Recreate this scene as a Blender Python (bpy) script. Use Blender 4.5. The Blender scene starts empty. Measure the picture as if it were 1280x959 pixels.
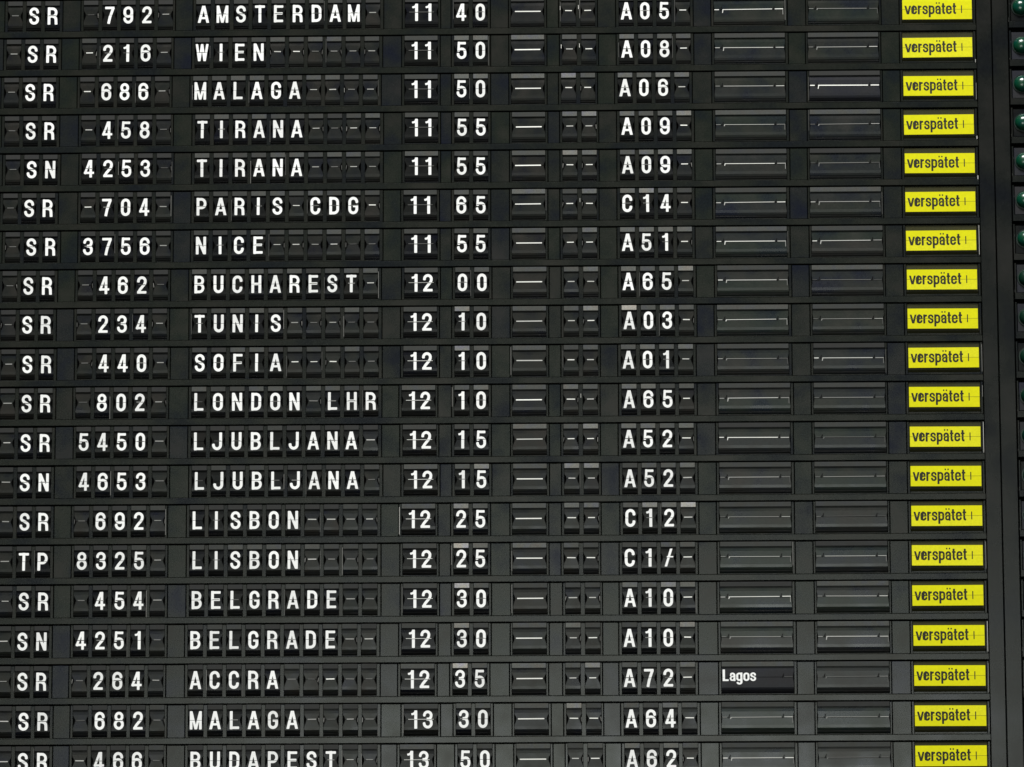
import bpy, bmesh, math, random
from mathutils import Vector, Matrix
random.seed(7)
scene = bpy.context.scene
col = scene.collection

# ------------------------------------------------------------------ camera
IMG_W, IMG_H = 1280.0, 959.0
YAW, PITCH, ROLL, FOC, CX, CZ, DIST = -0.0214893, 0.1743098, -0.0029177, 5844.80, 0.0, -0.960223, 11.7
fw = Vector((math.sin(YAW)*math.cos(PITCH), math.cos(YAW)*math.cos(PITCH), math.sin(PITCH)))
r0 = Vector((math.cos(YAW), -math.sin(YAW), 0)); u0 = r0.cross(fw)
rt = r0*math.cos(ROLL) + u0*math.sin(ROLL); up = -r0*math.sin(ROLL) + u0*math.cos(ROLL)
cpos = Vector((CX, 0, CZ)) - fw*DIST
cd = bpy.data.cameras.new('camera'); cam = bpy.data.objects.new('camera', cd); col.objects.link(cam)
cam.matrix_world = Matrix(((rt.x, up.x, -fw.x, cpos.x), (rt.y, up.y, -fw.y, cpos.y), (rt.z, up.z, -fw.z, cpos.z), (0, 0, 0, 1)))
cd.sensor_width = 36; cd.sensor_fit = 'HORIZONTAL'; cd.lens = 36*FOC/IMG_W
cd.clip_start = 0.1; cd.clip_end = 200
scene.camera = cam

# ------------------------------------------------------------------ light: a hall lit from its ceiling
w = bpy.data.worlds.new('World'); scene.world = w; w.use_nodes = True
w.node_tree.nodes['Background'].inputs[0].default_value = (0.86, 0.95, 1.0, 1)
w.node_tree.nodes['Background'].inputs[1].default_value = 0.025
def area(name, loc, target, sx, sy, power, colour):
    l = bpy.data.lights.new(name, 'AREA'); l.shape = 'RECTANGLE'; l.size = sx; l.size_y = sy
    l.energy = power; l.color = colour
    o = bpy.data.objects.new(name, l); col.objects.link(o); o.location = loc
    o.rotation_euler = (Vector(target) - Vector(loc)).to_track_quat('-Z', 'Y').to_euler()
    return o
area('ceiling_light', (0.3, -11.0, 15.0), (0, 0, -1.1), 8.0, 4.0, 6900, (1.0, 0.99, 0.965))
area('hall_front_light', (0.25, -13.0, -2.05), (0.1, 0, -1.4), 4.8, 3.3, 330, (0.95, 1.0, 0.93))
vs = scene.view_settings; vs.view_transform = 'Standard'; vs.look = 'None'; vs.exposure = 0; vs.gamma = 1
vs.use_curve_mapping = False

# ------------------------------------------------------------------ materials
def plastic(name, rgb, rough=0.5, spec=0.5, tint=0.0, grain=0.15, scale=9.0, coat=0.0, dust=0.0):
    m = bpy.data.materials.new(name); m.use_nodes = True
    nt = m.node_tree; N = nt.nodes; L = nt.links; b = N['Principled BSDF']
    b.inputs['Specular IOR Level'].default_value = spec
    b.inputs['Coat Weight'].default_value = coat
    geo = N.new('ShaderNodeNewGeometry')
    n1 = N.new('ShaderNodeTexNoise'); n1.inputs['Scale'].default_value = scale; n1.inputs['Detail'].default_value = 5
    L.new(geo.outputs['Position'], n1.inputs['Vector'])
    n2 = N.new('ShaderNodeTexNoise'); n2.inputs['Scale'].default_value = scale*16; n2.inputs['Detail'].default_value = 4
    L.new(geo.outputs['Position'], n2.inputs['Vector'])
    ramp = N.new('ShaderNodeValToRGB'); e = ramp.color_ramp
    r, g, bl = rgb
    e.elements[0].position = 0.32; e.elements[0].color = (r*(1-tint*.5), g*(1-tint*.15), bl*(1+tint*1.5), 1)
    e.elements[1].position = 0.68; e.elements[1].color = (r*(1+tint*.3), g*(1-tint*.02), bl*(1-tint*.5), 1)
    mid = e.elements.new(0.5); mid.color = (r*(1-tint*.12), g*(1+tint*.25), bl, 1)
    L.new(n1.outputs['Fac'], ramp.inputs['Fac'])
    mp = N.new('ShaderNodeMapRange'); mp.inputs[1].default_value = 0.3; mp.inputs[2].default_value = 0.7
    mp.inputs[3].default_value = 1-grain; mp.inputs[4].default_value = 1+grain
    L.new(n2.outputs['Fac'], mp.inputs[0])
    mul = N.new('ShaderNodeVectorMath'); mul.operation = 'SCALE'
    L.new(ramp.outputs['Color'], mul.inputs[0]); L.new(mp.outputs[0], mul.inputs['Scale'])
    out = mul.outputs[0]
    if dust:
        n3 = N.new('ShaderNodeTexNoise'); n3.inputs['Scale'].default_value = 260; n3.inputs['Detail'].default_value = 2
        L.new(geo.outputs['Position'], n3.inputs['Vector'])
        m3 = N.new('ShaderNodeMapRange'); m3.inputs[1].default_value = 0.70; m3.inputs[2].default_value = 0.8
        m3.inputs[4].default_value = dust; L.new(n3.outputs['Fac'], m3.inputs[0])
        ad = N.new('ShaderNodeVectorMath'); ad.operation = 'ADD'
        L.new(out, ad.inputs[0]); L.new(m3.outputs[0], ad.inputs[1]); out = ad.outputs[0]
    L.new(out, b.inputs['Base Color'])
    mr = N.new('ShaderNodeMapRange'); mr.inputs[1].default_value = 0.3; mr.inputs[2].default_value = 0.7
    mr.inputs[3].default_value = max(.05, rough-.06); mr.inputs[4].default_value = rough+.08
    L.new(n1.outputs['Fac'], mr.inputs[0]); L.new(mr.outputs[0], b.inputs['Roughness'])
    return m
M = {}
M['rail'] = plastic('rail_plastic', (.0084, .0094, .0076), .235, .34, .28, .16, 7, dust=.02)
M['bezel'] = plastic('bezel_plastic', (.0088, .0095, .0081), .235, .34, .25, .16, 11, dust=.015)
M['panel0'] = plastic('panel_green_grey', (.0086, .0104, .0081), .235, .34, .30, .15, 13, dust=.02)
M['panel1'] = plastic('panel_grey', (.0090, .0099, .0087), .235, .34, .30, .15, 13, dust=.02)
M['panel2'] = plastic('panel_blue_grey', (.0084, .0093, .0104), .235, .34, .30, .15, 13, dust=.02)
M['post'] = plastic('post_dark_plastic', (.0052, .0058, .0054), .25, .34, .3, .18, 7, dust=.012)
M['inside'] = plastic('housing_black', (.003, .003, .003), .8, .15, 0, .2)
M['back'] = plastic('backing_black', (.002, .002, .002), .9, .1, 0, .2)
LET = []
for i, c in enumerate([(.0030, .0033, .0036), (.0034, .0037, .0034), (.0030, .0032, .0046), (.0044, .0043, .0039)]):
    LET.append(plastic('character_flap_%d' % i, c, .30, .22, .3, .25, 20))
BLK = []
for i, c in enumerate([(.0075, .0075, .0064), (.0066, .0073, .0062), (.0064, .0068, .0076), (.0088, .0080, .0069)]):
    BLK.append(plastic('blank_flap_%d' % i, c, .32, .3, .35, .3, 22))
REM = []
for i, c in enumerate([(.0098, .0108, .0090), (.0082, .0112, .0090), (.0104, .0102, .0098), (.0080, .0090, .0098)]):
    REM.append(plastic('remark_flap_%d' % i, c, .30, .4, .45, .25, 12))
REM_DARK = plastic('remark_flap_navy', (.0050, .0050, .0085), .45, .3, .4, .25, 12)
STRIP = [plastic('lit_flap_rim_%d' % i, c, .55, .4, .15, .35, 40) for i, c in enumerate(
    [(.0055, .0058, .0052), (.017, .018, .016), (.038, .039, .036), (.072, .072, .067), (.135, .13, .122), (.29, .27, .25)])]  # overhead light on the rims, put into their colour in several tones
WHITES = [plastic('white_print_%d' % i, (v, v*1.01, v), .6, .3, .0, g, 70) for i, (v, g) in enumerate(((.80, .06), (.76, .10), (.70, .14), (.80, .06)))]
WHITE = WHITES[0]
GLINT = [plastic('painted_glint_%d' % i, (v, v*1.0, v*.95), .5, .4, .0, .1, 40) for i, v in enumerate((.05, .12, .24, .42, .68, .85))]  # light caught at the flap gaps and edges, painted as pale strips
YEL_B = plastic('yellow_flap_faded', (.62, .585, .012), .6, .1, .08, .08, 16)
YEL = plastic('yellow_flap', (.610, .585, .004), .6, .1, .05, .05, 10)
YEL_OLD = plastic('yellow_flap_edge', (.590, .560, .004), .6, .1, .05, .05, 10)
SHADED_STACK = plastic('shaded_flap_stack', (.030, .029, .007), .6, .3, .1, .3, 30)  # recess shade and yellow bounce painted into the stack's colour
INK = plastic('black_print', (.010, .010, .004), .6, .3, 0, .1, 30)
HAIR = plastic('split_shadow_line', (.16, .15, .004), .6, .2, 0, .1, 30)
PALE = [plastic('glint_or_speck_%d' % i, (v, v*.98, v*.92), .4, .5, 0, .3, 90) for i, v in enumerate((.06, .16, .45, .8))]  # pale tones for painted edge glints, dust specks and flap stops
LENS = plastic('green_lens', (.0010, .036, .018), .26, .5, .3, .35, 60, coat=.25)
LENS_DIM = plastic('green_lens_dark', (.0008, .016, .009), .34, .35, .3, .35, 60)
LENS_RIM = plastic('lens_rim', (.004, .012, .009), .3, .5, .1, .1, 30)

# ------------------------------------------------------------------ mesh helpers
UZ = 0.1/49.1        # metres per photo pixel up the board
UX = 0.0020032       # and along it
def mesh(name, verts, faces, smooth=False):
    me = bpy.data.meshes.new(name); me.from_pydata(verts, [], faces)
    bm = bmesh.new(); bm.from_mesh(me); bmesh.ops.recalc_face_normals(bm, faces=bm.faces); bm.to_mesh(me); bm.free()
    if smooth: me.shade_smooth()
    me.materials.append(None)
    return me
def obj(name, me, mat, parent=None, loc=(0, 0, 0), rot=(0, 0, 0)):
    o = bpy.data.objects.new(name, me); col.objects.link(o)
    o.material_slots[0].link = 'OBJECT'; o.material_slots[0].material = mat
    o.parent = parent; o.location = loc; o.rotation_euler = rot
    return o
class MB:
    def __init__(s): s.v = []; s.f = []
    def add(s, vs, fs):
        n = len(s.v); s.v += vs; s.f += [tuple(n+i for i in f) for f in fs]; return s
    def box(s, x0, x1, y0, y1, z0, z1):
        return s.add([(x0, y0, z0), (x1, y0, z0), (x1, y1, z0), (x0, y1, z0), (x0, y0, z1), (x1, y0, z1), (x1, y1, z1), (x0, y1, z1)],
                     [(0, 1, 2, 3), (4, 7, 6, 5), (0, 4, 5, 1), (1, 5, 6, 2), (2, 6, 7, 3), (3, 7, 4, 0)])
    def extrude(s, prof, fn, t0, t1):      # prof: closed 2-D loop; fn(p, t) -> 3-D
        n = len(prof)
        return s.add([fn(p, t0) for p in prof] + [fn(p, t1) for p in prof],
                     [tuple(range(n)), tuple(range(2*n-1, n-1, -1))] + [(i, (i+1) % n, n+(i+1) % n, n+i) for i in range(n)])
    def bar_v(s, x0, x1, y0, y1, z0, z1, c):   # vertical bar, chamfered front edges
        return s.extrude([(x0, y1), (x0, y0+c), (x0+c, y0), (x1-c, y0), (x1, y0+c), (x1, y1)], lambda p, t: (p[0], p[1], t), z0, z1)
    def bar_h(s, z0, z1, y0, y1, x0, x1, c):
        return s.extrude([(y1, z0), (y0+c, z0), (y0, z0+c), (y0, z1-c), (y0+c, z1), (y1, z1)], lambda p, t: (t, p[0], p[1]), x0, x1)
    def mesh(s, name, smooth=False): return mesh(name, s.v, s.f, smooth)
def plate(x0, x1, y0, y1, z0, z1, c):      # plate with all four front edges chamfered
    b = MB()
    return b.add([(x0, y1, z0), (x1, y1, z0), (x1, y1, z1), (x0, y1, z1), (x0, y0+c, z0), (x1, y0+c, z0), (x1, y0+c, z1), (x0, y0+c, z1),
                  (x0+c, y0, z0+c), (x1-c, y0, z0+c), (x1-c, y0, z1-c), (x0+c, y0, z1-c)],
                 [(0, 1, 2, 3)] + [(i, (i+1) % 4, 4+(i+1) % 4, 4+i) for i in range(4)] + [(4+i, 4+(i+1) % 4, 8+(i+1) % 4, 8+i) for i in range(4)] + [(8, 9, 10, 11)])

# ------------------------------------------------------------------ glyphs: condensed grotesque drawn as strokes, meshed by marching squares
def arc(cx, cy, rx, ry, a0, a1, n=14):
    return [(cx+rx*math.cos(math.radians(a0+(a1-a0)*i/n)), cy+ry*math.sin(math.radians(a0+(a1-a0)*i/n))) for i in range(n+1)]
a = .205; b_ = .078; T_ = .922; TH = .160; HB = .140; q = .207
cL, cH = b_+q, T_-q
def S(pts, t=TH, clip=False): return (pts, t, clip)
stad = arc(0, cH, a, q, 0, 180) + arc(0, cL, a, q, 180, 360) + [(a, cH)]
six = [(a-.005, .70)] + arc(0, cH, a, q, 0, 180) + arc(0, cL, a, q, 180, 360) + arc(0, .385, a, .2, 0, 180)
G = {
 'I': [S([(0, 0), (0, 1)])],
 'L': [S([(-a+.02, 0), (-a+.02, 1)]), S([(-a+.02, b_), (a+.06, b_)], HB)],
 'E': [S([(-a+.01, 0), (-a+.01, 1)]), S([(-a, b_), (a+.05, b_)], HB), S([(-a, .515), (a+.02, .515)], HB), S([(-a, T_), (a+.05, T_)], HB)],
 'F': [S([(-a+.02, 0), (-a+.02, 1)]), S([(-a, .49), (a+.01, .49)], HB), S([(-a, T_), (a+.05, T_)], HB)],
 'H': [S([(-a, 0), (-a, 1)]), S([(a, 0), (a, 1)]), S([(-a, .51), (a, .51)], HB)],
 'T': [S([(0, 0), (0, 1)]), S([(-.285, T_), (.285, T_)], HB)],
 'P': [S([(-a, 0), (-a, 1)]), S([(-a, T_), (0, T_)] + arc(.0, .675, .21, T_-.675, 90, -90) + [(-a, .428)], HB+.01)],
 'R': [S([(-a, 0), (-a, 1)]), S([(-a, T_), (0, T_)] + arc(.0, .70, .205, T_-.70, 90, -90) + [(-a, .478)], HB+.01),
       S([(.02, .47), (.12, .44), (.18, .37), (.2, .28), (.212, 0)], TH)],
 'B': [S([(-a, 0), (-a, 1)]), S([(-a, T_), (0, T_)] + arc(.0, .72, .19, T_-.72, 90, -90) + [(-a, .518)], HB+.01),
       S([(-a, .518), (.0, .518)] + arc(.0, .298, .212, .22, 90, -90) + [(-a, b_)], HB+.01)],
 'D': [S([(-a, 0), (-a, 1)]), S([(-a, T_), (-.02, T_)] + arc(-.02, .70, .225, T_-.70, 90, 0) + arc(-.02, .30, .225, .222, 0, -90) + [(-a, b_)], HB+.015)],
 'O': [S(stad)], '0': [S([(x*.93, y) for x, y in stad])],
 'C': [S([(a, .655)] + arc(0, cH, a, q, 0, 180) + arc(0, cL, a, q, 180, 360) + [(a, .345)])],
 'G': [S([(a, .675)] + arc(0, cH, a, q, 0, 180) + arc(0, cL, a, q, 180, 360) + [(a, .53)]), S([(0, .465), (a+.05, .465)], HB-.01)],
 'S': [S([(a-.005, .68)] + arc(0, .725, a-.005, T_-.725, 0, 180) + [(-.19, .66), (-.14, .595), (0, .52), (.14, .435), (.2, .36)] + arc(0, .275, a, .197, 0, -180) + [(-a, .315)], TH-.005)],
 'U': [S([(-a, 1), (-a, cL)] + arc(0, cL, a, q, 180, 360) + [(a, 1)])],
 'J': [S([(a-.02, 1), (a-.02, cL)] + arc(-.02, cL, a, q, 0, -180) + [(-a-.02, .34)])],
 'A': [S([(-.276, -.1), (.014, 1.1)], TH-.005, True), S([(.276, -.1), (-.014, 1.1)], TH-.005, True), S([(-.17, .275), (.17, .275)], HB-.02)],
 'M': [S([(-.265, 0), (-.265, 1)], .15), S([(.265, 0), (.265, 1)], .15), S([(-.286, 1.1), (.0225, -.1)], .135, True), S([(.286, 1.1), (-.0225, -.1)], .135, True)],
 'N': [S([(-.215, 0), (-.215, 1)], .155), S([(.215, 0), (.215, 1)], .155), S([(-.253, 1.1), (.253, -.1)], .15, True)],
 'W': [S([(-.322, 1.1), (-.142, -.1)], .135, True), S([(.322, 1.1), (.142, -.1)], .135, True), S([(-.165, -.1), (.012, 1.1)], .125, True), S([(.165, -.1), (-.012, 1.1)], .125, True)],
 '1': [S([(.055, 0), (.055, 1)], TH+.005), S([(-.19, .795), (-.08, .815), (.0, .875), (.045, .985)], .115)],
 '2': [S([(-a+.005, .665)] + arc(0, cH+.01, a-.005, q-.01, 180, 0) + [(.19, .63), (.14, .52), (-.08, .26), (-.16, .13), (-.175, .02)], TH-.005), S([(-.26, b_), (.27, b_)], HB)],
 '3': [S([(-a+.01, .70)] + arc(0, .735, a-.01, T_-.735, 180, 0) + [(.185, .66), (.14, .57), (.05, .53), (-.06, .525)], TH-.01),
       S([(-.06, .525), (.06, .515), (.16, .46), (.2, .37)] + arc(0, .278, a, .2, 0, -180) + [(-a, .315)], TH-.01)],
 '4': [S([(.1, 0), (.1, 1)], TH-.01), S([(.085, 1.1), (-.242, .2)], .13, True), S([(-.285, .262), (.285, .262)], HB-.01)],
 '5': [S([(-.165, T_), (.235, T_)], HB), S([(-.155, 1), (-.185, .44)], .135), S([(-.19, .50), (-.1, .575), (.0, .598), (.1, .575), (.17, .51), (.2, .42)] + arc(0, cL, a, q, 0, -180) + [(-a, .325)], TH-.01)],
 '6': [S(six, TH-.005)], '9': [S([(-x, 1-y) for x, y in six], TH-.005)],
 '7': [S([(-.27, T_), (.27, T_)], HB), S([(.215, .93), (.12, .68), (.02, .38), (-.06, -.0)], TH-.005)],
 '8': [S(arc(0, .73, .18, T_-.73, 0, 360, 24), TH-.01), S(arc(0, .303, .21, .225, 0, 360, 24), TH-.005)],
 '/': [S([(-.19, -.1), (.19, 1.1)], .135, True), S([(-.1, .545), (.27, .545)], .075)],
}
def stroke_sd(pts, t, clip, x, y):
    r = t/2; best = 9.0; n = len(pts)-1
    for i in range(n):
        ax, ay = pts[i]; bx, by = pts[i+1]; dx, dy = bx-ax, by-ay; l = math.hypot(dx, dy)
        if l < 1e-6: continue
        ux, uy = dx/l, dy/l; s = (x-ax)*ux + (y-ay)*uy; p = abs((x-ax)*uy - (y-ay)*ux)
        if s < 0:
            d = max(p-r, -s) if i == 0 else math.hypot(p, s)-r
        elif s > l:
            d = max(p-r, s-l) if i == n-1 else math.hypot(p, s-l)-r
        else: d = p-r
        if d < best: best = d
    if clip: best = max(best, -y, y-1)
    return best
GN = 26
def glyph_half(ch, upper, hpx=22.0):
    """mesh of one half of a glyph in metres, centred on x, split line at z = 0"""
    g = G[ch]; gap = .012
    y0, y1 = (.5+gap, 1.03) if upper else (-.03, .5-gap)
    x0, x1 = -.42, .42; nx = 40; ny = GN
    D = [[min(stroke_sd(*s, x0+(x1-x0)*i/nx, y0+(y1-y0)*j/ny) for s in g) for i in range(nx+1)] for j in range(ny+1)]
    V = []; F = []; key = {}
    def vert(x, y):
        k = (round(x, 5), round(y, 5))
        if k not in key:
            key[k] = len(V); V.append(((x)*hpx*UX*.985, 0, (y-.5)*hpx*UZ))
        return key[k]
    for j in range(ny):
        ya, yb = y0+(y1-y0)*j/ny, y0+(y1-y0)*(j+1)/ny; i = 0
        while i < nx:
            if D[j][i] < 0 and D[j+1][i] < 0 and D[j][i+1] < 0 and D[j+1][i+1] < 0:
                k = i
                while k < nx and D[j][k+1] < 0 and D[j+1][k+1] < 0: k += 1
                xa, xb = x0+(x1-x0)*i/nx, x0+(x1-x0)*k/nx
                F.append((vert(xa, ya), vert(xb, ya), vert(xb, yb), vert(xa, yb))); i = k; continue
            xa, xb = x0+(x1-x0)*i/nx, x0+(x1-x0)*(i+1)/nx
            P = [(xa, ya, D[j][i]), (xb, ya, D[j][i+1]), (xb, yb, D[j+1][i+1]), (xa, yb, D[j+1][i])]
            poly = []
            for k in range(4):
                A, B = P[k], P[(k+1) % 4]
                if A[2] < 0: poly.append((A[0], A[1]))
                if (A[2] < 0) != (B[2] < 0):
                    t = A[2]/(A[2]-B[2]); poly.append((A[0]+(B[0]-A[0])*t, A[1]+(B[1]-A[1])*t))
            ids = []
            for p in poly:
                v = vert(*p)
                if v not in ids: ids.append(v)
            if len(ids) >= 3: F.append(tuple(ids))
            i += 1
    me = bpy.data.meshes.new('glyph'); me.from_pydata(V, [], F); me.materials.append(None)
    return me
GLY = {(c, u): glyph_half(c, u) for c in G for u in (True, False)}

LC = .205
low = {
 'v': ([S([(-.27, 1.1), (.006, -.1)], LC-.01, True), S([(.27, 1.1), (-.006, -.1)], LC-.01, True)], .63),
 'e': ([S([(-.2, .53), (.27, .53)], .14), S([(.2, .5)] + arc(0, .69, .2, .215, 0, 180) + arc(0, .31, .2, .215, 180, 350) + [(.2, .33)], LC-.01)], .66),
 'r': ([S([(-.1, 0), (-.1, 1)], LC), S([(-.1, .66), (-.04, .82), (.06, .89), (.17, .89)], .19)], .49),
 's': ([S([(x*.93, y) for x, y in G['S'][0][0]], LC-.02)], .62),
 'p': ([S([(-.19, -.36), (-.19, 1)], LC), S([(-.19, .68)] + arc(.01, .69, .2, .215, 170, 0) + arc(.01, .31, .2, .215, 0, -170), LC-.01)], .68),
 'a': ([S([(-.18, .66)] + arc(0, .69, .185, .215, 180, 0) + [(.185, 0)], LC-.01), S([(.185, .56), (0, .54), (-.14, .47), (-.19, .3), (-.14, .14), (-.02, .09), (.1, .13), (.185, .28)], .165)], .65),
 't': ([S([(-.02, 1.27), (-.02, .24), (.02, .12), (.16, .09)], LC), S([(-.18, .91), (.17, .91)], .165)], .46),
 'L': ([S([(-.2, 0), (-.2, 1.38)], LC+.02), S([(-.2, .1), (.25, .1)], .2)], .62),
 'g': ([S([(.19, 1), (.19, -.14)] + arc(0, -.14, .19, .18, 0, -170), LC), S([(.19, .68)] + arc(-.01, .69, .2, .215, 10, 180) + arc(-.01, .32, .2, .215, 180, 350), LC-.01)], .68),
 'o': ([S(arc(0, .69, .2, .215, 0, 180) + arc(0, .31, .2, .215, 180, 360) + [(.2, .69)], LC-.01)], .67)}
low['ä'] = (low['a'][0] + [S([(-.15, 1.22), (-.15, 1.38)], .14), S([(.13, 1.22), (.13, 1.38)], .14)], .65)
def sd_mesh(g, x0, x1, y0, y1, nx, ny, fn, V, F):
    D = [[min(stroke_sd(*s, x0+(x1-x0)*i/nx, y0+(y1-y0)*j/ny) for s in g) for i in range(nx+1)] for j in range(ny+1)]
    key = {}
    def vert(x, y):
        k = (round(x, 5), round(y, 5))
        if k not in key: key[k] = len(V); V.append(fn(x, y))
        return key[k]
    for j in range(ny):
        ya, yb = y0+(y1-y0)*j/ny, y0+(y1-y0)*(j+1)/ny
        for i in range(nx):
            xa, xb = x0+(x1-x0)*i/nx, x0+(x1-x0)*(i+1)/nx
            P = [(xa, ya, D[j][i]), (xb, ya, D[j][i+1]), (xb, yb, D[j+1][i+1]), (xa, yb, D[j+1][i])]
            ids = []
            for k in range(4):
                A, B = P[k], P[(k+1) % 4]; pts = []
                if A[2] < 0: pts.append((A[0], A[1]))
                if (A[2] < 0) != (B[2] < 0):
                    t = A[2]/(A[2]-B[2]); pts.append((A[0]+(B[0]-A[0])*t, A[1]+(B[1]-A[1])*t))
                for p in pts:
                    v = vert(*p)
                    if v not in ids: ids.append(v)
            if len(ids) >= 3: F.append(tuple(ids))
def text_half(s, width, height_x, upper, gap, zoff):
    """condensed lettering as strokes, cut at the split line; x from its left edge, z from the split"""
    total = sum(low[c][1] for c in s); k = width/total; x = 0; V = []; F = []
    cut = -zoff/height_x; g = gap/height_x
    ya, yb = (cut+g, 1.5) if upper else (-.45, cut-g)
    for c in s:
        st, adv = low[c]; xo = x+adv/2
        sd_mesh(st, -.37, .37, ya, yb, 22, 26, lambda px, py, xo=xo: ((px+xo)*k, 0, py*height_x+zoff), V, F); x += adv
    me = bpy.data.meshes.new('lettering'); me.from_pydata(V, [], F); me.materials.append(None)
    return me

# ------------------------------------------------------------------ flap shapes (metres; x from the cell's centre, z from the split line)
ZT, ZB = 18.9, -21.3       # opening, pixels above and below the split line
Y_UP, Y_LO, Y_STRIP = .0038, .0030, .0008
def loft(rows, th):        # rows: (z, half width, y), top to bottom -> a bent plate of thickness th
    V = []; n = len(rows); F = []
    for z, hw, y in rows: V += [(-hw, y, z), (hw, y, z), (hw, y+th, z), (-hw, y+th, z)]
    for i in range(n-1):
        for k in range(4): F.append((4*i+k, 4*i+(k+1) % 4, 4*i+4+(k+1) % 4, 4*i+4+k))
    F += [(0, 1, 2, 3), (4*n-4, 4*n-1, 4*n-2, 4*n-3)]
    return mesh('flap', V, F)
def flap_meshes(wpx, notch):
    h = wpx/2*UX; nn = notch*UX
    up_rows = [(ZT-.4, 0, .0016), (11, 0, .0004), (7.5, 0, 0), (5.5, .15, 0), (3.6, .62, 0), (2.0, .93, 0), (.30, 1, 0)]
    lo_rows = [(-.30, 1, 0), (-2.2, .93, 0), (-4.2, .62, 0), (-6.6, .2, 0), (-9, 0, 0), (-12.5, 0, .0004), (-15, 0, .0022), (-17.2, 0, .0055), (-19.2, 0, .0095), (ZB+.2, 0, .0135)]
    U = loft([(z*UZ, h-k*nn, Y_UP+y) for z, k, y in up_rows], .0012)
    Lo = loft([(z*UZ, h-k*nn, Y_LO+y) for z, k, y in lo_rows], .0012)
    sb = MB(); sb.bar_h(12.9*UZ, (ZT-.2)*UZ, Y_STRIP, Y_UP+.004, -h+.0003, h-.0003, .0006)
    return U, Lo, sb.mesh('rim')
FL = {'c': flap_meshes(18.6, 2.6), 'w': flap_meshes(42.0, 2.2), 'r': flap_meshes(89.0, .9)}
def glint_mesh(wpx, hpx):
    b = MB(); b.box(-wpx/2*UX, wpx/2*UX, 0, .0009, -hpx/2*UZ, hpx/2*UZ); return b.mesh('glint')
DM = {k: glint_mesh(*k) for k in ((8.6, 1.15), (8.6, .8), (10.5, 1.2), (32.5, 1.35), (32.5, .62), (31.5, .5))}
TAB = MB(); TAB.box(-.4*UX, .4*UX, 0, .001, -3.2*UZ, 2.4*UZ); TAB = TAB.mesh('tab')

# remark flap: painted glint on the lower flap, broken at the two hinge slits
def edge_glint_mesh(v, h=.42*UZ, hook=3.2):
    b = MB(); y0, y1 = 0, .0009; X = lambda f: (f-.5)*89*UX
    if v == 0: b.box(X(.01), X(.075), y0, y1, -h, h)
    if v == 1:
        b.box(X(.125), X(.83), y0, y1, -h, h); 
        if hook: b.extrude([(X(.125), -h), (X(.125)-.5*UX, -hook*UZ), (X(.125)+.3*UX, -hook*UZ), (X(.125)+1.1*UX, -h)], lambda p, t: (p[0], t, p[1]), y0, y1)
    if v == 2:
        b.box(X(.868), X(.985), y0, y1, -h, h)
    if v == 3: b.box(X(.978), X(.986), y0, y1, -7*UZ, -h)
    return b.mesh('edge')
EDGES = [[edge_glint_mesh(i, h*UZ, k) for i in range(4)] for h, k in ((.36, 2.6), (.46, 3.4), (.30, 0), (.42, 4.2), (.26, 2.0))]  # painted edge glints, not the flap edges themselves
EDGE_GLINT_BRIGHT = [edge_glint_mesh(i, .6*UZ, 4.4) for i in range(4)]
sl = MB(); sl.extrude([(-1.5*UX, -.6*UZ), (-.1*UX, -.6*UZ), (1.2*UX, 4.2*UZ), (.2*UX, 4.2*UZ)], lambda p, t: (p[0], t, p[1]), 0, .0006); SLIT = sl.mesh('slit')
ys = MB(); ys.extrude([(-2.2*UX, -5.0*UZ), (.9*UX, -5.0*UZ), (1.9*UX, 5.2*UZ), (-.2*UX, 5.2*UZ)], lambda p, t: (p[0], t, p[1]), 0, .0005); YSLIT = ys.mesh('slit')
yt = MB(); yt.box(-.6*UX, .6*UX, 0, .0005, -4.6*UZ, 4.9*UZ); YTICK = yt.mesh('slit')

# yellow delay flap
YW = 87.6
yu = MB(); yu.box(-YW/2*UX, YW/2*UX, -.0008, .0008, .16*UZ, 12.4*UZ); YUP = yu.mesh('yellow_flap')
yl = MB(); yl.box(-YW/2*UX, YW/2*UX, -.0008, .0008, -12.6*UZ, -.16*UZ); YLO = yl.mesh('yellow_flap')
YSTACK = loft([(z*UZ, YW/2*UX+.0012, y) for z, y in ((ZT-.3, .004), (12.5, .0062), (0, .0062), (-12.8, .0055), (-15, .0065), (-17, .0095), (-18.4, .014))], .001)
SHELF = MB(); SHELF.bar_h(ZB*UZ, (ZB+3.0)*UZ, .0035, .02, -44.5*UX, 44.5*UX, .0008); SHELF = SHELF.mesh('shelf')
HAIRM = MB(); HAIRM.box(-YW/2*UX, YW/2*UX, 0, .0005, -.22*UZ, .22*UZ); HAIRM = HAIRM.mesh('hairline')
VT = {u: text_half('verspätet', 65.5*UX, 10.9*UZ, u, .0002, -6.0*UZ) for u in (True, False)}
LG = {u: text_half('Lagos', 41.5*UX, 10.2*UZ, u, .0002, -4.6*UZ) for u in (True, False)}

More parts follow.
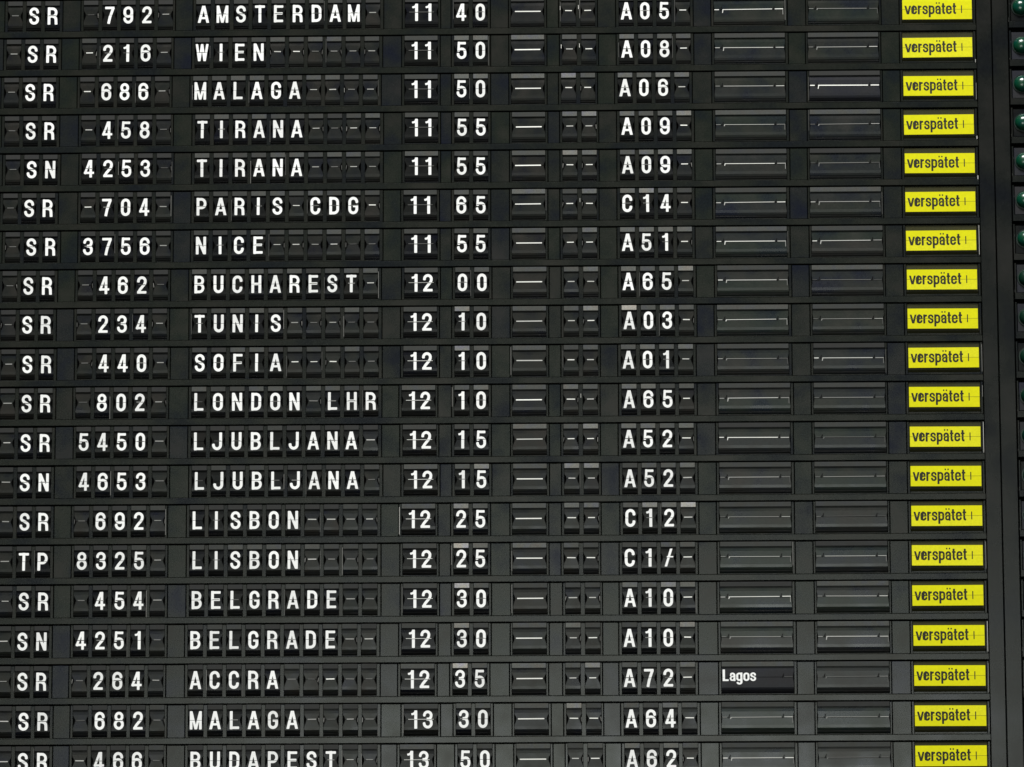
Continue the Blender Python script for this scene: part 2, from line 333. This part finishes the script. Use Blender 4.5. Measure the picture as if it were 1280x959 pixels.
# ------------------------------------------------------------------ where things stand
def board_x(px, py=448.0):          # photo pixel on the SOFIA row -> x on the board's face (y = 0)
    v = fw + rt*((px-IMG_W/2)/FOC) - up*((py-IMG_H/2)/FOC)
    t = -cpos.y/v.y
    return (cpos + v*t).x
ROWS = [  # airline, number (5 cells), destination (10), hour, minutes, gate (4)
 ('-SR', '-792-', 'AMSTERDAM', '11', '40', 'A05'), ('-SR', '-216-', 'WIEN', '11', '50', 'A08'), ('-SR', '-686-', 'MALAGA', '11', '50', 'A06'),
 ('-SR', '-458-', 'TIRANA', '11', '55', 'A09'), ('-SN', '4253-', 'TIRANA', '11', '55', 'A09'), ('-SR', '-704-', 'PARIS-CDG', '11', '65', 'C14'),
 ('-SR', '3756-', 'NICE', '11', '55', 'A51'), ('-SR', '-462-', 'BUCHAREST', '12', '00', 'A65'), ('-SR', '-234-', 'TUNIS', '12', '10', 'A03'),
 ('-SR', '-440-', 'SOFIA', '12', '10', 'A01'), ('-SR', '-802-', 'LONDON-LHR', '12', '10', 'A65'), ('-SR', '5450-', 'LJUBLJANA', '12', '15', 'A52'),
 ('-SN', '4653-', 'LJUBLJANA', '12', '15', 'A52'), ('-SR', '-692-', 'LISBON', '12', '25', 'C12'), ('-TP', '8325-', 'LISBON', '12', '25', 'C1/'),
 ('-SR', '-454-', 'BELGRADE', '12', '30', 'A10'), ('-SN', '4251-', 'BELGRADE', '12', '30', 'A10'), ('-SR', '-264-', 'ACCRA', '12', '35', 'A72'),
 ('-SR', '-682-', 'MALAGA', '13', '30', 'A64'), ('-SR', '-466-', 'BUDAPEST', '13', '50', 'A62')]
NR = len(ROWS)
JIT = {  # how far each module sits off its column, photo pixels
 'airline': [.8, -.2, -2.6, -1.2, .8, -1.6, 2, -.9, -1.9, -.7, -1.2, -1.4, -1.7, -1.4, -1.4, -.5, -1.4, -1.1, 1, 1.1],
 'number': [1, -.5, -2.4, -.2, 1, .3, 1, -1.8, -2.7, -1.2, -2.7, -1.4, -.6, -2.6, -1.8, -1.8, -1.6, -2.9, -.7, -1.2],
 'dest': [.6, -.6, -2.4, .7, .5, .4, .2, -1.6, -.9, -.5, -.8, -1, .6, -1.8, -1.5, -1.4, -2.6, -2.2, -1.2, -1.2],
 'hour': [1.6, 1.0, 1.0, 1.5, 1.5, 0, .7, 1.2, 0, 0, -2, -.8, .7, -2, -.5, 0, -1.8, -3, 1.2, -3.8],
 'minute': [-.5, -.3, -.3, 0, -.3, -.5, -.3, .8, 0, 0, -.3, -.3, .2, -1.5, -1.5, -.5, -1, -2.8, 1.4, 3.4],
 'bar': [-.8, -.6, -.6, .2, 0, -.2, -.2, 1.0, .2, 0, -.3, .3, .3, -.8, -.6, .2, -.8, -1.8, 1.2, 3.2],
 'pair': [-1, 0, -1.4, -.2, 0, -.4, -.3, .8, .5, 0, -.6, -.6, .2, -.2, -1, .8, .8, .3, 1.4, 3.0],
 'gate': [0, .4, -2, .2, .3, 0, -.3, .6, 1, -.4, .3, -.5, .5, 1, -.3, -.6, -1.4, -1.6, .2, .9]}
rj = random.Random(3)
for k in ('remark_a', 'remark_b'): JIT[k] = [rj.uniform(-.8, .8) for _ in range(NR)]
JIT['delay'] = [rj.uniform(-.35, .35) for _ in range(NR)]
# kind: outer left, outer right, cells' left edges, cell opening width (photo pixels on the SOFIA row)
TYPES = [('airline', -2.0, 71.0, (1.4, 25.0, 48.6), 18.8, 'c'), ('number', 93.5, 213.0, (96.6, 120.3, 144.0, 167.7, 191.4), 18.8, 'c'),
 ('dest', 236.5, 478.0, [240.0+23.9*i for i in range(10)], 18.8, 'c'), ('hour', 501.0, 549.0, (504.0,), 42.4, 'w'),
 ('minute', 565.0, 614.0, (568.2, 592.1), 18.8, 'c'), ('bar', 638.0, 685.5, (640.4,), 42.4, 'w'), ('pair', 701.5, 750.0, (704.4, 728.8), 18.8, 'c'),
 ('gate', 772.5, 869.8, (776.0, 799.9, 823.8, 847.6), 18.8, 'c'), ('remark_a', 893.5, 989.5, (896.4,), 89.8, 'r'), ('remark_b', 1014.0, 1108.4, (1016.4,), 89.8, 'r'),
 ('delay', 1132.0, 1227.6, (1134.8,), 90.0, 'y')]
def zrow(i): return -0.1*i - .7*UZ      # split line of a row

# ------------------------------------------------------------------ the board itself
board = bpy.data.objects.new('departure_board', None); col.objects.link(board)
XL, XR = board_x(-60), board_x(1340)
zt, zb = zrow(0)+ZT*UZ, zrow(NR-1)+ZB*UZ
board.location = (0, 0, zb-.2)
board['label'] = 'dark grey departure board framework of rails, blank panels and upright posts'
board['category'] = 'departure board'
BO = (0, 0, -(zb-.2))
def bpart(name, mb, mat, l=None):
    o = obj(name, mb.mesh(name), mat, board, BO)
    if l: o['label'] = l
    return o
bpart('back_panel', MB().box(XL, XR, .034, .05, zb-.16, zt+.16), M['back'])
b = MB(); b.add(*[(lambda p: (p.v, p.f))(plate(XL, XR, -.0010, .034, zt+1.4*UZ, zt+.16, .001))][0]); bpart('header_panel', b, M['panel1'])
XPA0, XPA1 = board_x(1228.9), board_x(1247.7)
XPB0, XPB1 = board_x(1248.9), board_x(1268.6)
for i in range(NR):
    z1 = zrow(i)+ZB*UZ-.0002; z0 = zrow(i+1)+ZT*UZ+1.15*UZ
    rb = MB(); rb.bar_h(z0, z1, -.0005, .034, XL, XPA0-.0012, .0012); bpart('rail', rb, M['rail'])
zlast = zrow(NR)+ZT*UZ
bpart('skirt_panel', plate(XL, XR, -.0010, .034, zb-.16, zlast, .001), M['panel1'])
pa = MB(); pa.bar_v(XPA0, XPA1, -.0014, .034, zlast+.002, zt+.0008, .0010); bpart('post', pa, M['post'])
pb = MB(); pb.bar_v(XPB0, XPB1, -.0018, .034, zlast+.002, zt+.0008, .0010); bpart('post', pb, M['post'])

# ------------------------------------------------------------------ labels
NAMES = {'airline': 'airline_code_module', 'number': 'flight_number_module', 'dest': 'destination_module', 'hour': 'hour_module', 'minute': 'minute_module',
         'bar': 'single_flap_module', 'pair': 'paired_flap_module', 'gate': 'gate_module', 'remark_a': 'remark_module', 'remark_b': 'remark_module', 'delay': 'delay_notice_module'}
WHERE = {2: 'MALAGA under WIEN', 3: 'TIRANA under MALAGA', 4: 'TIRANA above PARIS CDG', 11: 'LJUBLJANA under LONDON', 12: 'LJUBLJANA above LISBON', 13: 'LISBON under LJUBLJANA',
         14: 'LISBON above BELGRADE', 15: 'BELGRADE under LISBON', 16: 'BELGRADE above ACCRA', 18: 'MALAGA above BUDAPEST'}
def row_name(i): return WHERE.get(i, ROWS[i][2].replace('-', ' '))
def label(kind, i):
    al, no, de, ho, mi, ga = ROWS[i]; n = no.strip('-'); row = 'in the row to ' + row_name(i)
    return {
     'airline': 'white letters %s on black flaps %s' % (al[1:], row),
     'number': 'white flight number %s on black flaps %s' % (n, row),
     'dest': 'long ten-flap module spelling %s in white letters' % de.replace('-', ' ') if i not in WHERE else 'long ten-flap module spelling in white %s' % row_name(i),
     'hour': 'wide flap with white hour %s %s' % (ho, row),
     'minute': 'two narrow flaps with white minutes %s %s' % (mi, row),
     'bar': 'wide blank flap with one long painted glint %s' % row,
     'pair': 'pair of narrow blank flaps with short glints %s' % row,
     'gate': 'white gate number %s on four black flaps %s' % (ga, row),
     'remark_a': 'blank wide flap beside the gate number %s' % row,
     'remark_b': 'blank wide flap beside the yellow flap %s' % row,
     'delay': 'yellow flap printed verspätet in black %s' % row}[kind]
GROUPS = {'airline': 'airline code flap modules', 'number': 'flight number flap modules', 'dest': 'destination flap modules', 'hour': 'hour flap modules', 'minute': 'minute flap modules',
          'bar': 'single wide blank flap modules', 'pair': 'paired narrow blank flap modules', 'gate': 'gate flap modules', 'remark_a': 'remark flap modules', 'remark_b': 'remark flap modules', 'delay': 'yellow delay flap modules'}

# ------------------------------------------------------------------ module frames
def comb(bars, z0, zs, z1, y0, y1, c):
    # uprights standing on one sill, one connected piece, front edges chamfered
    P = [(bars[0][0], z0)]
    P += [(bars[-1][1], z0)]
    for k in range(len(bars)-1, -1, -1):
        P += [(bars[k][1], z1), (bars[k][0], z1)] if k == len(bars)-1 else [(bars[k][1], zs), (bars[k][1], z1), (bars[k][0], z1)]
        if k > 0: P.append((bars[k][0], zs))
    b = MB(); b.extrude(P, lambda p, t: (p[0], t, p[1]), y0, y1)
    me = b.mesh('frame'); bm = bmesh.new(); bm.from_mesh(me)
    ed = [e for e in bm.edges if all(abs(v.co.y-y0) < 1e-6 for v in e.verts)]
    bmesh.ops.bevel(bm, geom=ed, offset=c, segments=1, affect='EDGES', clamp_overlap=True)
    bm.to_mesh(me); bm.free(); return me
def frame_meshes(t):
    kind, L0, R0, cells, cw, sh = t
    X = lambda px: (px-L0)*UX
    ztop, zbot = (ZT-.3)*UZ, ZB*UZ
    edges = [L0] + [e for c in cells for e in (c, c+cw)] + [R0]
    h = MB(); h.box(X(L0)+.0004, X(R0)-.0004, .0158, .0345, zbot+.0002, ztop-.0002)       # drum housing behind the flaps
    return comb([(X(edges[k]), X(edges[k+1])) for k in range(0, len(edges), 2)], zbot, zbot+1.1*UZ, ztop, 0, .016, .0009), h.mesh('housing')
FM = {t[0]: frame_meshes(t) for t in TYPES}
wr = MB(); wr.box(-.0005, .0005, -.0006, .0010, -.5, .5); PALEM = wr.mesh('glint_or_speck')
def pale_strip(parent, x, z0, z1, lvl):
    o = obj('glint_or_speck', PALEM, PALE[lvl], parent, (x, .0002, (z0+z1)/2*UZ)); o.scale.z = (z1-z0)*UZ; return o

rnd = random.Random(11)
def pick(L): return L[rnd.randrange(len(L))]
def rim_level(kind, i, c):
    """how much overhead light is painted into the rim of the flap pack"""
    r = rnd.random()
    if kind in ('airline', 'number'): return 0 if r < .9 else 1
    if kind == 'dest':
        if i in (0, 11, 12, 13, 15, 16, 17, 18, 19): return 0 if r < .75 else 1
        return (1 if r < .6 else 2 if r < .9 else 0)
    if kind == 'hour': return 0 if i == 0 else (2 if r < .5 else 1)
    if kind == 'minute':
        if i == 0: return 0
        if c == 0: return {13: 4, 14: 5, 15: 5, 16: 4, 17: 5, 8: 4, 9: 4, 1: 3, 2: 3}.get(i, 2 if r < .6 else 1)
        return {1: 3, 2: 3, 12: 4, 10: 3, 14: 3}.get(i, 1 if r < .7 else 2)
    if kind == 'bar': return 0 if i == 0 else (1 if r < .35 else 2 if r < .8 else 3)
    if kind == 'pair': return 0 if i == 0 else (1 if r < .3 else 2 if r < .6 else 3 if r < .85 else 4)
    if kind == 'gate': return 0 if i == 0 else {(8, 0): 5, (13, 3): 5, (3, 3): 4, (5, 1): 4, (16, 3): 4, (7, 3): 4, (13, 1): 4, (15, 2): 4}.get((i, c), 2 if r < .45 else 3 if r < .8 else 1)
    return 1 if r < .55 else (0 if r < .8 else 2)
FLIPZ = {}
used = set(); pos = {}
for i in range(NR):
    al, no, de, ho, mi, ga = ROWS[i]
    texts = {'airline': al, 'number': no, 'dest': de.ljust(10, '-'), 'minute': mi, 'pair': '--', 'gate': ga.ljust(4, '-')}
    for t in TYPES:
        kind, L0, R0, cells, cw, sh = t
        x0 = board_x(L0) + (JIT[kind][i]-JIT[kind][9])*UX
        pos[(kind, i)] = (x0, x0+(R0-L0)*UX)
        z = zrow(i) + rnd.uniform(-.25, .25)*UZ
        if kind == 'airline': z -= .5*UZ
        e = bpy.data.objects.new(NAMES[kind], None); col.objects.link(e); e.location = (x0, 0, z)
        lb = label(kind, i)
        if kind == 'remark_a' and i == 17: lb = 'dark remark flap with the white word Lagos'
        if kind == 'remark_b' and i == 2: lb = 'black remark flap with a bright painted glint across its middle'
        assert lb not in used; used.add(lb)
        e['label'] = lb; e['category'] = 'flap module'; e['group'] = GROUPS[kind]; e.empty_display_size = .02
        obj('frame', FM[kind][0], M['bezel'], e); obj('housing', FM[kind][1], M['inside'], e)
        # vertical hairlines: light caught by the frame's chamfers, painted as pale strips
        for c in cells:
            if rnd.random() < .16 and kind != 'delay':
                pale_strip(e, (c-L0-.7)*UX if rnd.random() < .6 else (c-L0+cw+.7)*UX, ZB+rnd.uniform(.5, 14), ZT-rnd.uniform(.5, 12), 0 if rnd.random() < .7 else 1)
        for c, cl in enumerate(cells):
            xc = (cl+cw/2-L0)*UX
            if sh == 'y':
                st = obj('flap_stack', YSTACK, SHADED_STACK, e, (xc, 0, 0))
                obj('shelf', SHELF, M['bezel'], e, (xc, 0, 0))
                tilt = rnd.uniform(-.004, .004); zy = (i-9.5)/9.5*1.5*UZ
                u = obj('upper_flap', YUP, YEL if rnd.random() < .7 else YEL_B, e, (xc-.3*UX, .0022, zy), (0, tilt, 0)); lo = obj('lower_flap', YLO, YEL_OLD if rnd.random() < .7 else YEL_B, e, (xc-.3*UX, .0020, zy), (0, tilt, 0))
                obj('lettering', VT[True], INK, u, (-YW/2*UX+3.0*UX, -.00105, 0)); obj('lettering', VT[False], INK, lo, (-YW/2*UX+3.0*UX, -.00105, 0))
                obj('split_shadow_strip', HAIRM, HAIR, u, (0, -.0011, 0))
                obj('hinge_slit', YSLIT, INK, u, (-YW*.345*UX, -.0015, 0)); obj('hinge_slit', YTICK, INK, u, (YW*.352*UX, -.0015, 0))
                continue
            U, Lo, St = FL[sh]
            lvl = rim_level(kind, i, c)
            dx = rnd.uniform(-.25, .25)*UX
            if sh == 'r':
                lag = (kind == 'remark_a' and i == 17); bright = (kind == 'remark_b' and i == 2)
                fm = REM_DARK if (lag or bright) else pick(REM)
                if lag: lvl = 2
                u = obj('upper_flap', U, fm, e, (xc, 0, 0)); lo = obj('lower_flap', Lo, REM_DARK if (lag or bright) else pick(REM), e, (xc, 0, 0))
                obj('lit_flap_rim', St, STRIP[lvl], e, (xc, 0, 0))
                ye = Y_LO-.0010
                obj('hinge_slit', SLIT, M['inside'], u, (-.395*89*UX, Y_UP-.0018, 0)); obj('hinge_slit', SLIT, M['inside'], u, (.352*89*UX, Y_UP-.0018, 0))
                if lag:
                    obj('lettering', LG[True], WHITE, u, (-43.2*UX, Y_UP-.0005, 0)); obj('lettering', LG[False], WHITE, lo, (-43.2*UX, Y_LO-.0005, 0))
                    obj('edge_glint', EDGES[0][2], GLINT[0], lo, (0, ye, .3*UZ))
                else:
                    lv = 5 if bright else (pick([2, 3, 3, 4]) if kind == 'remark_a' else pick([1, 1, 2, 2, 3]))
                    if (kind, i) in (('remark_b', 13),): lv = 0
                    EG = EDGE_GLINT_BRIGHT if bright else pick(EDGES); ty = rnd.uniform(-.004, .007)
                    for k in range(3): obj('edge_glint', EG[k], GLINT[lv if (bright or k == 1) else max(0, min(5, lv+rnd.choice((-1, -1, 0, 1))))], lo, (0, ye, rnd.uniform(.3, .7)*UZ if k != 1 else .5*UZ), (0, -ty, 0))
                    if rnd.random() < .7: obj('edge_glint', EG[3], GLINT[max(0, lv-2)], lo, (0, ye, .5*UZ))
                continue
            if sh == 'w':
                hour = kind == 'hour'
                fm = pick(LET) if hour else pick(BLK)
                u = obj('upper_flap', U, fm, e, (xc, 0, 0)); lo = obj('lower_flap', Lo, fm, e, (xc, 0, 0)); obj('lit_flap_rim', St, STRIP[lvl], e, (xc, 0, 0))
                if hour:
                    for k, ch in enumerate(ho):
                        xo = (-8.6, 8.4)[k] + (1.0 if ch == '1' else 0)
                        obj('digit', GLY[(ch, True)], WHITE, u, (xo*UX, Y_UP-.0005, 0)); obj('digit', GLY[(ch, False)], WHITE, lo, (xo*UX, Y_LO-.0005, 0))
                    obj('edge_glint', DM[(31.5, .5)], GLINT[1 if ho == '11' else 4 if i > 8 else 3], lo, (0, Y_LO-.0014, .25*UZ))  # light on the flap edge behind the digits, painted as a strip
                else:
                    obj('glint', DM[(32.5, 1.35)], GLINT[pick([3, 4, 4, 5])], lo, (rnd.uniform(-.8, .8)*UX, Y_LO-.0010, .1*UZ), (0, rnd.uniform(-.008, .004), 0))  # highlight along the wide flap's gap, painted as a pale strip
                continue
            ch = texts[kind][c]
            blank = ch == '-'
            fm = pick(BLK) if blank else pick(LET)
            u = obj('upper_flap', U, fm, e, (xc, 0, 0), (rnd.uniform(-.02, .02), 0, 0)); lo = obj('lower_flap', Lo, pick(BLK) if blank else fm, e, (xc, rnd.uniform(-.0003, .0003), 0), (rnd.uniform(-.03, .03), rnd.uniform(-.006, .006), 0)); obj('lit_flap_rim', St, STRIP[lvl], e, (xc, 0, 0))
            if blank:
                lv = pick([0, 1, 1, 2, 2, 3, 3, 4])
                if kind == 'airline': lv = pick([1, 1, 2]) if i < 10 else pick([2, 3])
                if kind == 'number' and c == 4: lv = pick([1, 2, 2])
                if kind in ('pair', 'gate'): lv = pick([3, 3, 4, 4])
                if (kind, i, c) in (('number', 4, 4), ('number', 7, 4)): lv = 0
                if (kind, i, c) in (('gate', 3, 3), ('gate', 16, 3), ('dest', 17, 7)): lv = 5
                dm = DM[(8.6, 1.15)] if kind in ('pair', 'gate') or rnd.random() < .45 else DM[(8.6, .8)]
                if i > 9 and rnd.random() < .6: dm = DM[(10.5, 1.2)]
                obj('glint', dm, GLINT[lv], lo, (dx, Y_LO-.0010, .5*UZ), (0, rnd.uniform(-.02, .02), 0))  # highlight in the gap of a blank cell, painted as a strip
                if rnd.random() < .45: obj('flap_stop', TAB, PALE[0 if rnd.random() < .75 else 1], e, (xc+rnd.choice((-1, 1, 1))*8.9*UX, Y_LO+.0002, 0), (0, rnd.uniform(-.2, .2), 0))
            else:
                wm = pick(WHITES)
                if rnd.random() < .6:
                    obj('glint', DM[(8.6, .8)], GLINT[pick([0, 1, 1, 2])], lo, (0, Y_LO-.0003, .35*UZ))  # dim gap highlight painted behind the character
                obj('letter' if ch.isalpha() else 'digit' if ch.isdigit() else 'slash', GLY[(ch, True)], wm, u, (dx, Y_UP-.0005, 0))
                obj('letter' if ch.isalpha() else 'digit' if ch.isdigit() else 'slash', GLY[(ch, False)], wm, lo, (dx+rnd.uniform(-.12, .12)*UX, Y_LO-.0005, 0))
        if kind == 'delay':      # specular hairlines painted on the right-hand edge of the notice modules
            s = {3: (-20, -16, 3), 4: (-22, -17, 3), 6: (-19, 18, 2), 9: (-18, 16, 1), 10: (0, 14, 1), 11: (-20, 18, 2), 14: (-16, 17, 1), 16: (-19, 18, 2), 17: (-19, 16, 1), 1: (-21, -17, 2), 2: (-19, 2, 1), 18: (-18, 10, 0)}.get(i)
            if s: pale_strip(e, (R0-L0-.6)*UX, *s)
        if kind == 'pair' and i in (0, 1, 10, 5):  # bright dust specks, made with the same pale strips
            pale_strip(e, (cells[1]-L0-2.4)*UX, 2, 7, 3 if i < 2 else 2); 
            if i < 2: pale_strip(e, (cells[0]-L0-1.0)*UX, 1, 6, 3)
        if kind == 'hour' and i == 13: pale_strip(e, .5*UX, -19, 15, 2)  # single edge glints painted as pale strips
        if kind == 'bar' and i in (9, 15): pale_strip(e, .6*UX, -18, 17, 1)
        if kind == 'minute' and i in (10, 14): pale_strip(e, .6*UX, -8, 16, 1)

# blank panels between the modules, one for each gap of each row
for i in range(NR):
    seq = [t[0] for t in TYPES]
    for k in range(len(seq)):
        xa = XL if k == 0 else pos[(seq[k-1], i)][1]+.0018
        xb = pos[(seq[k], i)][0]-.0018
        pl = plate(xa, xb, .0006, .034, zrow(i)+ZB*UZ+.0004, zrow(i)+(ZT-.4)*UZ, .0007)
        bpart('blank_panel', pl, M[('panel0', 'panel0', 'panel1', 'panel1', 'panel2')[rnd.randrange(5)]])

# ------------------------------------------------------------------ green indicator lamps in the next column
LX0, LX1 = board_x(1270.2), board_x(1312)
fx = LX1-LX0
z0, z1 = ZB*UZ-.010, (ZT+.4)*UZ
LF = comb([(0, 2.2*UX), (fx-2.2*UX, fx)], z0, z0+8.2*UZ, z1, -.001, .03, .0009)
lp = plate(2.9*UX, fx-2.9*UX, .006, .0345, z0+9*UZ, z1-1.2*UZ, .001).mesh('panel')
def dome(R, depth, n=28, m=9):
    V = [(0, -depth, 0)]; F = []
    for j in range(1, m+1):
        a_ = math.pi/2*j/m
        for k in range(n): V.append((R*math.sin(a_)*math.cos(2*math.pi*k/n), -depth*math.cos(a_), R*math.sin(a_)*math.sin(2*math.pi*k/n)))
    for k in range(n): F.append((0, 1+k, 1+(k+1) % n))
    for j in range(m-1):
        for k in range(n): F.append((1+j*n+k, 1+(j+1)*n+k, 1+(j+1)*n+(k+1) % n, 1+j*n+(k+1) % n))
    F.append(tuple(1+(m-1)*n+k for k in range(n)))
    return mesh('lens', V, F, True)
LENSM = dome(10.6*UX, .016)
rm = MB(); n = 28
V = []; F = []
for r, y in ((10.2*UX, .001), (10.4*UX, -.0022), (12.0*UX, -.0022), (12.4*UX, .001)):
    V += [(r*math.cos(2*math.pi*k/n), y, r*math.sin(2*math.pi*k/n)) for k in range(n)]
for j in range(3):
    for k in range(n): F.append((j*n+k, j*n+(k+1) % n, (j+1)*n+(k+1) % n, (j+1)*n+k))
RIMM = mesh('rim', V, F)
for i in range(NR):
    al, no, de, ho, mi, ga = ROWS[i]
    e = bpy.data.objects.new('indicator_lamp', None); col.objects.link(e)
    e.location = (LX0+rnd.uniform(-.3, .3)*UX, 0, zrow(i)); e.empty_display_size = .02
    e['label'] = 'green domed indicator lamp at the end of the row to ' + row_name(i)
    e['category'] = 'indicator lamp'; e['group'] = 'green indicator lamps beside the rows'
    obj('frame', LF, M['post'], e); obj('backing', lp, REM_DARK if i % 3 else LET[0], e)
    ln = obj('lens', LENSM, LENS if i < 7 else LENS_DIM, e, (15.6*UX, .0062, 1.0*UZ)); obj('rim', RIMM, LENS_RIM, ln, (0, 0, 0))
    if rnd.random() < .5: pale_strip(e, .3*UX, ZB+rnd.uniform(0, 5), ZB+rnd.uniform(5, 9), 1)
